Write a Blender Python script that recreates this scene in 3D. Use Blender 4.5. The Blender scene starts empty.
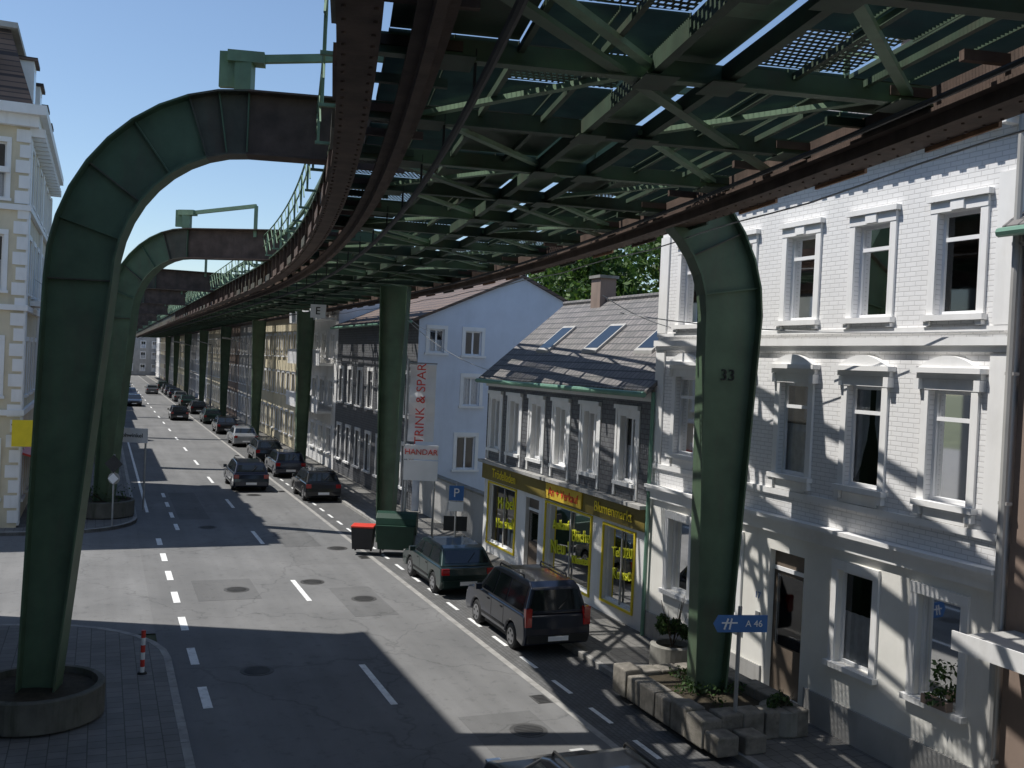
import bpy, bmesh, math, random
from mathutils import Vector, Matrix, noise as mnoise
random.seed(7)
scene=bpy.context.scene
D=Vector((-.3801,.9249,0)); N=Vector((.9249,.3801,0)); P0=Vector((5.86,20,0)); UP=Vector((0,0,1))
def R(s,t,z=0): return P0+D*s+N*t+UP*z
def V(*a): return Vector(a)

# ---------------------------------------------------------------- materials
def newmat(name):
    m=bpy.data.materials.new(name); m.use_nodes=True
    nt=m.node_tree; b=nt.nodes['Principled BSDF']; return m,nt,b
def nd(nt,t,**k):
    n=nt.nodes.new(t)
    for a,b in k.items():
        if a in('operation','blend_type','data_type','offset','vector_type','feature'): setattr(n,a,b)
        else: n.inputs[a].default_value=b
    return n
def ramp(nt,fac,stops):
    r=nt.nodes.new('ShaderNodeValToRGB'); e=r.color_ramp.elements
    while len(e)<len(stops): e.new(.5)
    for i,(p,c) in enumerate(stops):
        e[i].position=p; e[i].color=(c[0],c[1],c[2],1)
    nt.links.new(fac,r.inputs[0]); return r.outputs[0]
def mul(c,k): return tuple(min(1,x*k) for x in c)
def mixc(nt,fac,a,b,blend='MIX'):
    m=nt.nodes.new('ShaderNodeMix'); m.data_type='RGBA'; m.blend_type=blend
    def put(sock,x):
        if hasattr(x,'is_linked'): nt.links.new(x,sock)
        elif isinstance(x,(int,float)): sock.default_value=x
        else: sock.default_value=(x[0],x[1],x[2],1)
    put(m.inputs[0],fac); put(m.inputs[6],a); put(m.inputs[7],b)
    return m.outputs[2]
def objco(nt,scale=(1,1,1)):
    tc=nt.nodes.new('ShaderNodeTexCoord'); mp=nt.nodes.new('ShaderNodeMapping')
    mp.inputs['Scale'].default_value=scale
    nt.links.new(tc.outputs['Object'],mp.inputs[0]); return mp.outputs[0]
def noise(nt,vec,scale,detail=5,rough=.55):
    n=nt.nodes.new('ShaderNodeTexNoise'); n.inputs['Scale'].default_value=scale
    n.inputs['Detail'].default_value=detail; n.inputs['Roughness'].default_value=rough
    nt.links.new(vec,n.inputs['Vector']); return n.outputs['Fac']
def bump(nt,h,b,strength=.3,dist=.02):
    n=nt.nodes.new('ShaderNodeBump'); n.inputs['Strength'].default_value=strength; n.inputs['Distance'].default_value=dist
    nt.links.new(h,n.inputs['Height']); nt.links.new(n.outputs[0],b.inputs['Normal'])
def mat(name,col,rough=.7,var=.2,scale=2.5,bmp=.15,metal=0,dirt=None,dirtamt=.5,streak=True,spec=.4):
    m,nt,b=newmat(name); co=objco(nt)
    n1=noise(nt,co,scale)
    c=ramp(nt,n1,[(.3,mul(col,1-var)),(.7,mul(col,1+var))])
    if dirt:
        n2=noise(nt,objco(nt,(1,1,.18) if streak else (1,1,1)),scale*1.3,6,.65)
        f=ramp(nt,n2,[(.5,(0,0,0)),(.72,(dirtamt,)*3)])
        c=mixc(nt,f,c,dirt)
    nt.links.new(c,b.inputs['Base Color'])
    b.inputs['Roughness'].default_value=rough; b.inputs['Metallic'].default_value=metal
    b.inputs['Specular IOR Level'].default_value=spec
    if bmp: bump(nt,noise(nt,co,scale*12,3),b,bmp,.01)
    return m
def planeuv(nt,ax=D):
    g=nt.nodes.new('ShaderNodeTexCoord')
    dt=nt.nodes.new('ShaderNodeVectorMath'); dt.operation='DOT_PRODUCT'; dt.inputs[1].default_value=ax
    nt.links.new(g.outputs['Object'],dt.inputs[0])
    sp=nt.nodes.new('ShaderNodeSeparateXYZ'); nt.links.new(g.outputs['Object'],sp.inputs[0])
    cb=nt.nodes.new('ShaderNodeCombineXYZ')
    nt.links.new(dt.outputs['Value'],cb.inputs[0]); nt.links.new(sp.outputs[2],cb.inputs[1]); return cb.outputs[0]
def brickmat(name,c1,c2,mortar,bw,bh,ms=.012,rough=.8,ax=D,bs=.5,dirt=(.2,.18,.15),da=.3):
    m,nt,b=newmat(name); uv=planeuv(nt,ax)
    t=nt.nodes.new('ShaderNodeTexBrick'); t.inputs['Scale'].default_value=1
    t.inputs['Brick Width'].default_value=bw; t.inputs['Row Height'].default_value=bh
    t.inputs['Mortar Size'].default_value=ms; t.inputs['Mortar Smooth'].default_value=.2
    for k,c in(('Color1',c1),('Color2',c2),('Mortar',mortar)): t.inputs[k].default_value=(*c,1)
    nt.links.new(uv,t.inputs['Vector'])
    n2=noise(nt,objco(nt,(1,1,.25)),1.5,6,.65)
    f=ramp(nt,n2,[(.45,(0,0,0)),(.8,(da,)*3)])
    nt.links.new(mixc(nt,f,t.outputs['Color'],dirt),b.inputs['Base Color']); b.inputs['Roughness'].default_value=rough
    inv=nd(nt,'ShaderNodeMath',operation='SUBTRACT'); inv.inputs[0].default_value=1; nt.links.new(t.outputs['Fac'],inv.inputs[1])
    bump(nt,inv.outputs[0],b,bs,.015); return m

def groundco(nt):
    g=nt.nodes.new('ShaderNodeTexCoord'); outs=[]
    for ax in(D,N):
        dt=nt.nodes.new('ShaderNodeVectorMath'); dt.operation='DOT_PRODUCT'; dt.inputs[1].default_value=ax
        nt.links.new(g.outputs['Object'],dt.inputs[0]); outs.append(dt.outputs['Value'])
    return outs
def asphalt(name,base=.085):
    m,nt,b=newmat(name); u,v=groundco(nt)
    cb=nt.nodes.new('ShaderNodeCombineXYZ'); k=nd(nt,'ShaderNodeMath',operation='MULTIPLY'); k.inputs[1].default_value=.06
    nt.links.new(u,k.inputs[0]); nt.links.new(k.outputs[0],cb.inputs[0]); nt.links.new(v,cb.inputs[1])
    streak=noise(nt,cb.outputs[0],1.3,4)
    co=objco(nt)
    big=noise(nt,co,.35,5,.6); fine=noise(nt,co,60,3,.7)
    c=ramp(nt,big,[(.3,(base*.85,base*.85,base*.84)),(.7,(base*1.15,base*1.14,base*1.12))])
    c=mixc(nt,.55,c,ramp(nt,streak,[(.35,(.7,)*3),(.65,(1,)*3)]),'MULTIPLY')
    c=mixc(nt,.5,c,ramp(nt,fine,[(.35,(.65,)*3),(.7,(1,)*3)]),'MULTIPLY')
    spots=noise(nt,co,3.2,6,.75)
    c=mixc(nt,.35,c,ramp(nt,spots,[(.36,(.45,)*3),(.45,(1,)*3)]),'MULTIPLY')
    vo=nt.nodes.new('ShaderNodeTexVoronoi'); vo.feature='DISTANCE_TO_EDGE'; vo.inputs['Scale'].default_value=.17
    wn=nt.nodes.new('ShaderNodeTexNoise'); wn.inputs['Scale'].default_value=1.2; wn.inputs['Detail'].default_value=5
    nt.links.new(co,wn.inputs['Vector'])
    ad=nt.nodes.new('ShaderNodeVectorMath'); ad.operation='MULTIPLY_ADD'; ad.inputs[1].default_value=(1.5,1.5,0)
    nt.links.new(wn.outputs['Color'],ad.inputs[0]); nt.links.new(co,ad.inputs[2]); nt.links.new(ad.outputs[0],vo.inputs['Vector'])
    c=mixc(nt,.4,c,ramp(nt,vo.outputs['Distance'],[(.0,(.35,)*3),(.006,(1,)*3)]),'MULTIPLY')
    nt.links.new(c,b.inputs['Base Color']); b.inputs['Roughness'].default_value=.85
    b.inputs['Specular IOR Level'].default_value=.3
    bump(nt,fine,b,.3,.006); return m
def paving(name,c1,c2,mort,w=.3,h=.3):
    m,nt,b=newmat(name); u,v=groundco(nt)
    cb=nt.nodes.new('ShaderNodeCombineXYZ'); nt.links.new(u,cb.inputs[0]); nt.links.new(v,cb.inputs[1])
    t=nt.nodes.new('ShaderNodeTexBrick'); t.inputs['Scale'].default_value=1
    t.inputs['Brick Width'].default_value=w; t.inputs['Row Height'].default_value=h; t.inputs['Mortar Size'].default_value=.01
    for k,c in(('Color1',c1),('Color2',c2),('Mortar',mort)): t.inputs[k].default_value=(*c,1)
    nt.links.new(cb.outputs[0],t.inputs['Vector'])
    n=noise(nt,objco(nt),1.1,6,.65)
    c=mixc(nt,.7,t.outputs['Color'],ramp(nt,n,[(.3,(.55,)*3),(.7,(1,)*3)]),'MULTIPLY')
    nt.links.new(c,b.inputs['Base Color']); b.inputs['Roughness'].default_value=.85; return m

GREEN=mat('green_paint',(.095,.15,.09),.5,.22,1.6,.1,dirt=(.12,.11,.08),dirtamt=.55)
GREEN_D=mat('dark_green_paint',(.055,.085,.055),.6,.28,2,.1,dirt=(.08,.065,.045),dirtamt=.55)
GREEN_L=mat('pale_green_paint',(.2,.3,.19),.55,.2,2,.1,dirt=(.14,.13,.09),dirtamt=.5)
RUST=mat('rusty_brown_paint',(.11,.075,.058),.75,.35,2.2,.3,dirt=(.06,.045,.035),dirtamt=.7)
RUST_O=mat('orange_rust',(.36,.2,.11),.8,.35,2.2,.3,dirt=(.1,.07,.05),dirtamt=.6)
RUST_G=mat('brown_green_paint',(.1,.095,.07),.6,.3,1.7,.2,dirt=(.11,.075,.055),dirtamt=.8)
DARK=mat('dark_steel',(.035,.035,.035),.6,.3)
IRON=mat('cast_iron',(.07,.068,.065),.6,.3)
STEEL=mat('galvanised_steel',(.35,.36,.37),.45,.15,metal=.6)
WIRE=mat('wire',(.45,.45,.45),.5,.1,bmp=0)
ASPH=asphalt('asphalt',.2); ASPH2=asphalt('asphalt_patch_dark',.16); ASPH3=asphalt('asphalt_side',.22)
PAVE=paving('sidewalk_slabs',(.23,.22,.205),(.185,.18,.17),(.1,.1,.09))
PARK=paving('parking_setts',(.15,.15,.148),(.12,.118,.115),(.08,.08,.08),.2,.1)
KERB=mat('kerb_stone',(.32,.31,.29),.85,.2,3,.2,dirt=(.14,.13,.12),streak=False)
LINE=mat('road_paint',(.78,.78,.76),.7,.1,4,.1,dirt=(.35,.35,.34),dirtamt=.7,streak=False)
CONC=mat('concrete',(.27,.26,.23),.9,.2,2,.3,dirt=(.1,.1,.08),dirtamt=.7)
CONCD=mat('weathered_concrete',(.13,.125,.105),.92,.25,2.5,.4,dirt=(.05,.055,.035),dirtamt=.8)
STONE=mat('planter_stone',(.23,.21,.18),.95,.35,4,.6,dirt=(.09,.09,.06),dirtamt=.6,streak=False)
SOIL=mat('soil',(.05,.04,.025),.95,.3,8,.6)
WBRICK=brickmat('white_painted_brick',(.85,.84,.83),(.81,.8,.79),(.63,.62,.61),.26,.085,.009,dirt=(.6,.58,.54),da=.22,bs=.35)
WREND=mat('cream_render',(.84,.82,.76),.85,.05,1.2,.15,dirt=(.64,.59,.52),dirtamt=.3)
WREND2=mat('white_render',(.8,.79,.77),.85,.05,1.2,.15,dirt=(.52,.49,.45),dirtamt=.35)
SHADEREND=mat('skylit_shade_render',(.66,.71,.8),.85,.05,1.2,.15,dirt=(.5,.54,.6),dirtamt=.3)  # pale gable wall, blue of skylit shade painted into its colour
YREND=mat('yellow_render',(.68,.6,.42),.85,.08,1.2,.15,dirt=(.35,.3,.22),dirtamt=.4)
CREAMR=mat('beige_render',(.7,.62,.46),.85,.08,1.2,.15,dirt=(.36,.31,.23),dirtamt=.5)
GREYR=mat('grey_render',(.42,.41,.39),.85,.1,1.2,.15,dirt=(.2,.19,.17),dirtamt=.5)
BROWNR=mat('brown_render',(.28,.21,.17),.85,.1,1.2,.15,dirt=(.12,.1,.08),dirtamt=.5)
TRIM=mat('white_trim',(.86,.85,.83),.6,.04,2,.05,dirt=(.62,.6,.56),dirtamt=.3)
PVC=mat('white_window_frame',(.86,.86,.86),.4,.03,2,0)
SLATE=brickmat('slate_shingle',(.17,.175,.18),(.13,.13,.14),(.06,.06,.065),.22,.13,.012,.6,dirt=(.24,.24,.24),da=.25)
ROOF=brickmat('roof_tiles_grey',(.22,.2,.19),(.15,.14,.135),(.06,.06,.06),.24,.2,.02,.75,dirt=(.11,.11,.09),da=.5)
ROOFR=brickmat('roof_tiles_brown',(.19,.13,.1),(.13,.09,.07),(.05,.04,.04),.24,.2,.02,.75,dirt=(.08,.07,.06),da=.5)
ZINC=mat('zinc_gutter',(.16,.3,.22),.5,.15,metal=0)
ROOMDARK=mat('unlit_room_dark',(.05,.048,.045),.9,.3)  # darkness of unlit rooms put into the colour
CURT=mat('lace_curtain',(.85,.85,.87),.9,.1,9,.3)
YEL=mat('yellow_plastic',(.85,.66,.03),.5,.08,bmp=0)
YELD=mat('yellow_letters',(.85,.85,.05),.5,.08,bmp=0)
SIGND=mat('sign_panel_olive',(.2,.155,.035),.5,.1,bmp=0)
OCHRE=mat('yellow_sign_panel',(.7,.48,.05),.6,.1)
RED=mat('red_paint',(.65,.06,.04),.45,.1,bmp=0)
BLUE=mat('blue_sign',(.06,.17,.42),.45,.1,bmp=0)
WHITE=mat('white_plastic',(.84,.84,.84),.45,.04,bmp=0)
BLACK=mat('black_rubber',(.02,.02,.02),.7,.2,bmp=0)
DOORM=mat('door_brown',(.14,.11,.085),.5,.2)
BARK=mat('bark',(.09,.065,.045),.95,.3,6,.6)
def glassmat(name,tint=(.88,.9,.91),mixv=.06):
    m,nt,b=newmat(name); nt.nodes.remove(b); out=nt.nodes['Material Output']
    tr=nt.nodes.new('ShaderNodeBsdfTransparent'); tr.inputs[0].default_value=(*tint,1)
    gl=nt.nodes.new('ShaderNodeBsdfGlossy'); gl.inputs['Roughness'].default_value=.03
    fr=nt.nodes.new('ShaderNodeFresnel'); fr.inputs[0].default_value=1.5
    a=nd(nt,'ShaderNodeMath',operation='ADD'); a.inputs[1].default_value=mixv; nt.links.new(fr.outputs[0],a.inputs[0])
    mx=nt.nodes.new('ShaderNodeMixShader'); nt.links.new(a.outputs[0],mx.inputs[0])
    nt.links.new(tr.outputs[0],mx.inputs[1]); nt.links.new(gl.outputs[0],mx.inputs[2]); nt.links.new(mx.outputs[0],out.inputs[0]); return m
GLASS=glassmat('window_glass')
m,nt,b=newmat('car_glass'); b.inputs['Base Color'].default_value=(.012,.015,.017,1); b.inputs['Roughness'].default_value=.05; b.inputs['Specular IOR Level'].default_value=.9; CARGLASS=m
def carpaint(name,c):
    m,nt,b=newmat(name); co=objco(nt); n=noise(nt,co,2,4)
    nt.links.new(ramp(nt,n,[(.3,mul(c,.85)),(.7,mul(c,1.15))]),b.inputs['Base Color'])
    b.inputs['Roughness'].default_value=.3; b.inputs['Metallic'].default_value=.35
    b.inputs['Coat Weight'].default_value=1; b.inputs['Coat Roughness'].default_value=.06; return m
P_BLACK=carpaint('car_paint_black',(.012,.013,.016)); P_BLUE=carpaint('car_paint_dark_blue',(.012,.017,.035))
P_SILVER=carpaint('car_paint_silver',(.3,.31,.32)); P_GREEN=carpaint('car_paint_green',(.012,.032,.027)); P_GREY=carpaint('car_paint_grey',(.1,.105,.11))
ALLOY=mat('alloy_rim',(.45,.45,.46),.35,.1,metal=.8,bmp=0)
def lampmat(name,c):
    m,nt,b=newmat(name); b.inputs['Base Color'].default_value=(*c,1); b.inputs['Roughness'].default_value=.12; b.inputs['Coat Weight'].default_value=1; return m
TAIL=lampmat('tail_light_red',(.35,.01,.01)); HEAD=lampmat('headlight_clear',(.6,.6,.58))
def leafmat(name,c):
    m,nt,b=newmat(name); oi=nt.nodes.new('ShaderNodeNewGeometry')
    co=objco(nt); n=noise(nt,co,1.2,4)
    rnd=oi.outputs['Random Per Island']
    c1=ramp(nt,rnd,[(0,mul(c,.55)),(.5,c),(1,(min(1,c[0]*2.0),c[1]*1.6,c[2]*1.1))])
    c2=mixc(nt,.6,c1,ramp(nt,n,[(.3,(.5,)*3),(.7,(1,)*3)]),'MULTIPLY')
    nt.links.new(c2,b.inputs['Base Color']); b.inputs['Roughness'].default_value=.6
    out=nt.nodes['Material Output']; tl=nt.nodes.new('ShaderNodeBsdfTranslucent'); nt.links.new(c2,tl.inputs[0])
    mx=nt.nodes.new('ShaderNodeMixShader'); mx.inputs[0].default_value=.35
    nt.links.new(b.outputs[0],mx.inputs[1]); nt.links.new(tl.outputs[0],mx.inputs[2]); nt.links.new(mx.outputs[0],out.inputs[0]); return m
LEAF=leafmat('leaves',(.065,.14,.03)); LEAF2=leafmat('shrub_leaves',(.05,.11,.03))
def gratemat():
    m,nt,b=newmat('perforated_grating')
    co=nt.nodes.new('ShaderNodeTexCoord'); rt=nt.nodes.new('ShaderNodeMapping'); rt.inputs['Rotation'].default_value=(0,0,math.radians(-14))
    nt.links.new(co.outputs['Object'],rt.inputs[0]); sp=nt.nodes.new('ShaderNodeSeparateXYZ'); nt.links.new(rt.outputs[0],sp.inputs[0])
    def M(op,a,bb):
        n=nt.nodes.new('ShaderNodeMath'); n.operation=op
        for i,x in enumerate((a,bb)):
            if x is None: continue
            if hasattr(x,'is_linked'): nt.links.new(x,n.inputs[i])
            else: n.inputs[i].default_value=x
        return n.outputs[0]
    y=M('DIVIDE',sp.outputs[1],.1); fy=M('FRACT',y,None); iy=M('FLOOR',y,None)
    x=M('ADD',M('DIVIDE',sp.outputs[0],.07),M('MULTIPLY',iy,.5)); fx=M('FRACT',x,None)
    h=M('MULTIPLY',M('GREATER_THAN',fy,.62),M('GREATER_THAN',fx,.42))
    b.inputs['Base Color'].default_value=(.055,.08,.055,1); b.inputs['Roughness'].default_value=.6
    tr=nt.nodes.new('ShaderNodeBsdfTransparent'); mx=nt.nodes.new('ShaderNodeMixShader')
    nt.links.new(h,mx.inputs[0]); nt.links.new(b.outputs[0],mx.inputs[1]); nt.links.new(tr.outputs[0],mx.inputs[2])
    nt.links.new(mx.outputs[0],nt.nodes['Material Output'].inputs[0]); return m
GRATE=gratemat()

# ---------------------------------------------------------------- mesh builder
def top(name,loc=(0,0,0)):
    e=bpy.data.objects.new(name,None); e.location=loc; scene.collection.objects.link(e); e.empty_display_size=.5; return e
class MB:
    def __init__(s): s.v=[];s.f=[];s.mi=[];s.mats=[]
    def idx(s,m):
        if m not in s.mats: s.mats.append(m)
        return s.mats.index(m)
    def poly(s,pts,m):
        k=len(s.v); s.v+= [Vector(p) for p in pts]; s.f.append(list(range(k,k+len(pts)))); s.mi.append(s.idx(m))
    def hexa(s,p,m):
        k=len(s.v); s.v+=[Vector(q) for q in p]; i=s.idx(m)
        for f in((0,1,2,3),(4,5,6,7),(0,1,5,4),(1,2,6,5),(2,3,7,6),(3,0,4,7)):
            s.f.append([k+j for j in f]); s.mi.append(i)
    def fbox(s,F,a0,a1,b0,b1,z0,z1,m):
        s.hexa([F(a0,b0,z0),F(a1,b0,z0),F(a1,b1,z0),F(a0,b1,z0),F(a0,b0,z1),F(a1,b0,z1),F(a1,b1,z1),F(a0,b1,z1)],m)
    def beam(s,a,b,w,h,m,up=UP):
        a=Vector(a);b=Vector(b);d=(b-a).normalized()
        if abs(d.dot(up))>.98: up=V(1,0,0)
        x=d.cross(up).normalized(); y=x.cross(d).normalized(); x=x*w/2;y=y*h/2
        s.hexa([a-x-y,a+x-y,a+x+y,a-x+y,b-x-y,b+x-y,b+x+y,b-x+y],m)
    def ring(s,secs,m,caps=True):
        k=len(s.v); n=len(secs[0]); i=s.idx(m)
        for c in secs: s.v+=[Vector(p) for p in c]
        for j in range(len(secs)-1):
            for q in range(n):
                s.f.append([k+j*n+q,k+j*n+(q+1)%n,k+(j+1)*n+(q+1)%n,k+(j+1)*n+q]); s.mi.append(i)
        if caps:
            s.f.append([k+q for q in range(n)]); s.mi.append(i)
            s.f.append([k+(len(secs)-1)*n+q for q in range(n)]); s.mi.append(i)
    def sheet(s,secs,m):
        for a,b in zip(secs,secs[1:]):
            for q in range(len(a)-1): s.poly([a[q],a[q+1],b[q+1],b[q]],m)
    def lathe(s,c,prof,m,n=20,caps=True):
        c=Vector(c)
        s.ring([[c+V(r*math.cos(2*math.pi*q/n),r*math.sin(2*math.pi*q/n),z) for q in range(n)] for r,z in prof],m,caps)
    def tube(s,a,b,r,m,n=8,r2=None):
        a=Vector(a);b=Vector(b);d=(b-a).normalized(); up=UP if abs(d.z)<.95 else V(1,0,0)
        x=d.cross(up).normalized();y=x.cross(d); r2=r if r2 is None else r2
        s.ring([[p+(x*math.cos(2*math.pi*q/n)+y*math.sin(2*math.pi*q/n))*rr for q in range(n)] for p,rr in((a,r),(b,r2))],m)
    def path(s,pts,r,m,n=6):
        for a,b in zip(pts,pts[1:]): s.tube(a,b,r,m,n)
    def prism(s,pts,z0,z1,m):
        s.ring([[V(p[0],p[1],z0) for p in pts],[V(p[0],p[1],z1) for p in pts]],m)
    def finish(s,name,parent=None,bevel=0,smooth=False,origin=None):
        me=bpy.data.meshes.new(name); o=Vector(origin) if origin is not None else (parent.location.copy() if parent else V(0,0,0))
        me.from_pydata([v-o for v in s.v],[],s.f)
        for m in s.mats: me.materials.append(m)
        me.polygons.foreach_set('material_index',s.mi); me.update()
        bm=bmesh.new(); bm.from_mesh(me); bmesh.ops.recalc_face_normals(bm,faces=bm.faces); bm.to_mesh(me); bm.free()
        if smooth: me.polygons.foreach_set('use_smooth',[True]*len(me.polygons))
        ob=bpy.data.objects.new(name,me); scene.collection.objects.link(ob)
        if parent: ob.parent=parent
        else: ob.location=o
        if bevel:
            b=ob.modifiers.new('bevel','BEVEL'); b.width=bevel; b.segments=2; b.limit_method='ANGLE'; b.angle_limit=math.radians(35)
        return ob
def text(body,pos,right,normal,size,m,parent,name='lettering',ex=.006,sx=1,align='CENTER'):
    c=bpy.data.curves.new(name,'FONT'); c.body=body; c.size=size; c.extrude=ex; c.align_x=align; c.align_y='CENTER'
    c.materials.append(m); o=bpy.data.objects.new(name,c); scene.collection.objects.link(o)
    r=Vector(right).normalized(); n=Vector(normal).normalized(); u=n.cross(r)
    M=Matrix(((r.x*sx,u.x,n.x,0),(r.y*sx,u.y,n.y,0),(r.z*sx,u.z,n.z,0),(0,0,0,1)))
    if parent: o.parent=parent
    M.translation=Vector(pos)-(parent.location if parent else V(0,0,0)); o.matrix_local=M; return o

# ---------------------------------------------------------------- ground, road, sidewalks
g=MB(); g.poly([(-900,-500,-.03),(900,-500,-.03),(900,1500,-.03),(-900,1500,-.03)],mat('ground_soil',(.09,.1,.05),.95,.3,.2,.2)); g.finish('ground')
g=MB(); g.poly([R(-45,-11.6),R(330,-11.6),R(330,-2.2),R(-45,-2.2)],ASPH); g.finish('road')
g=MB(); g.poly([R(9,-70,-.004),R(26,-70,-.004),R(26,-11.4,-.004),R(9,-11.4,-.004)],ASPH3); g.finish('side_street')
g=MB(); g.poly([R(-45,-4.15,.004),R(330,-4.15,.004),R(330,-2.3,.004),R(-45,-2.3,.004)],PARK); g.finish('parking_strip')
g=MB(); g.poly([R(-45,-4.28,.006),R(330,-4.28,.006),R(330,-4.12,.006),R(-45,-4.12,.006)],KERB); g.finish('gutter_stones')
g=MB(); g.fbox(R,-45,330,-2.2,30,-.02,.12,PAVE); g.finish('sidewalk')
g=MB()
s=-45
while s<200: g.fbox(R,s,s+.985,-2.35,-2.203,-.02,.126,KERB); s+=1.0
g.fbox(R,200,330,-2.35,-2.203,-.02,.126,KERB); g.finish('kerb',bevel=.012)
def arcst(cs,ct,r,a0,a1,n=8): return [(cs+r*math.cos(math.radians(a0+(a1-a0)*i/n)),ct+r*math.sin(math.radians(a0+(a1-a0)*i/n))) for i in range(n+1)]
near=[(-45,-11.4)]+arcst(6.5,-15,3.6,90,5)+[(11.5,-22),(12.5,-70)]
far=[(330,-11.5)]+arcst(26,-14.5,3,90,180)+[(22.5,-70)]
for poly_,extra,nm in((near,[(-45,-70)],'sidewalk'),(far,[(330,-70)],'sidewalk')):
    g=MB(); g.prism([R(*p) for p in poly_+extra],-.02,.12,PAVE); g.finish(nm)
    g=MB()
    for a,b in zip(poly_,poly_[1:]):
        A=R(*a);B=R(*b); L=(B-A).length; n=max(1,int(L)) if L<60 else 1
        dd=(B-A).normalized(); side=dd.cross(UP)
        if poly_ is near: side=-side
        for i in range(n):
            p=A+(B-A)*(i/n); q=A+(B-A)*((i+1)/n)-dd*.012
            o=side*.15
            g.hexa([p+UP*-.02,q+UP*-.02,q+o+UP*-.02,p+o+UP*-.02,p+UP*.126,q+UP*.126,q+o+UP*.126,p+o+UP*.126],KERB)
    g.finish('kerb')
g=MB(); s=2.7
while s<255: g.fbox(R,s,s+2.7,-7.5,-7.36,.003,.007,LINE); s+=8.75
for i in range(7): g.fbox(R,3.4+i*2.85,3.4+i*2.85+1.3,-11.0,-10.82,.003,.007,LINE)
g.fbox(R,28,255,-11.1,-10.98,.003,.007,LINE)
for i in range(4): g.fbox(R,23.5+i*3,24.9+i*3,-10.2,-10.05,.003,.007,LINE)
s=-12
while s<40:
    g.fbox(R,s,s+.9,-3.75,-3.65,.008,.012,LINE); s+=1.8
for i in range(8): g.fbox(R,12.6+i*1.1,13.1+i*1.1,-14.4,-14.1,.003,.006,LINE)
g.finish('road_markings')
g=MB()
for (s,t,a,b) in((.6,-5.7,2.2,1.5),(11.2,-6.0,3.4,1.2),(13.3,-9.5,2.6,1.7),(22,-6.1,5,1.3),(30,-9.3,8,1.2),(45,-5.6,7,1.2)):
    g.fbox(R,s-a/2,s+a/2,t-b/2,t+b/2,.002,.004,ASPH2)
g.finish('asphalt_repair_patch')
for (s,t) in((.7,-5.4),(11.4,-5.9),(13.2,-9.2),(13.8,-6.9),(24,-9),(5.5,-9.7),(33,-6),(19,-5)):
    g=MB(); g.lathe(R(s,t),[(.36,.004),(.36,.011)],IRON,24); g.lathe(R(s,t),[(.28,.011),(.28,.016)],DARK,24)
    for k in range(-3,4):
        w=math.sqrt(.07-(k*.075)**2) if .07>(k*.075)**2 else .05
        g.fbox(R,s+k*.075-.012,s+k*.075+.012,t-w,t+w,.016,.021,IRON)
    g.finish('manhole_cover')
for s in(2.0,17,34,52):
    g=MB(); g.fbox(R,s,s+.5,-4.62,-4.3,.003,.008,IRON)
    for k in range(6): g.fbox(R,s+.03+k*.08,s+.07+k*.08,-4.58,-4.34,.009,.014,DARK)
    g.finish('drain_grate')

# ---------------------------------------------------------------- facades
def facade(mb,F,a0,a1,z0,z1,ops,m,depth=.2):
    A=sorted({a0,a1,*[o[0] for o in ops],*[o[1] for o in ops]}); Z=sorted({z0,z1,*[o[2] for o in ops],*[o[3] for o in ops]})
    for i in range(len(A)-1):
        for j in range(len(Z)-1):
            ca=(A[i]+A[i+1])/2;cz=(Z[j]+Z[j+1])/2
            if any(o[0]<ca<o[1] and o[2]<cz<o[3] for o in ops): continue
            mb.poly([F(A[i],0,Z[j]),F(A[i+1],0,Z[j]),F(A[i+1],0,Z[j+1]),F(A[i],0,Z[j+1])],m)
    for o in ops:
        p=[(o[0],o[2]),(o[1],o[2]),(o[1],o[3]),(o[0],o[3])]
        for k in range(4):
            q=p[k];r=p[(k+1)%4]; mb.poly([F(q[0],0,q[1]),F(r[0],0,r[1]),F(r[0],depth,r[1]),F(q[0],depth,q[1])],m)
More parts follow.
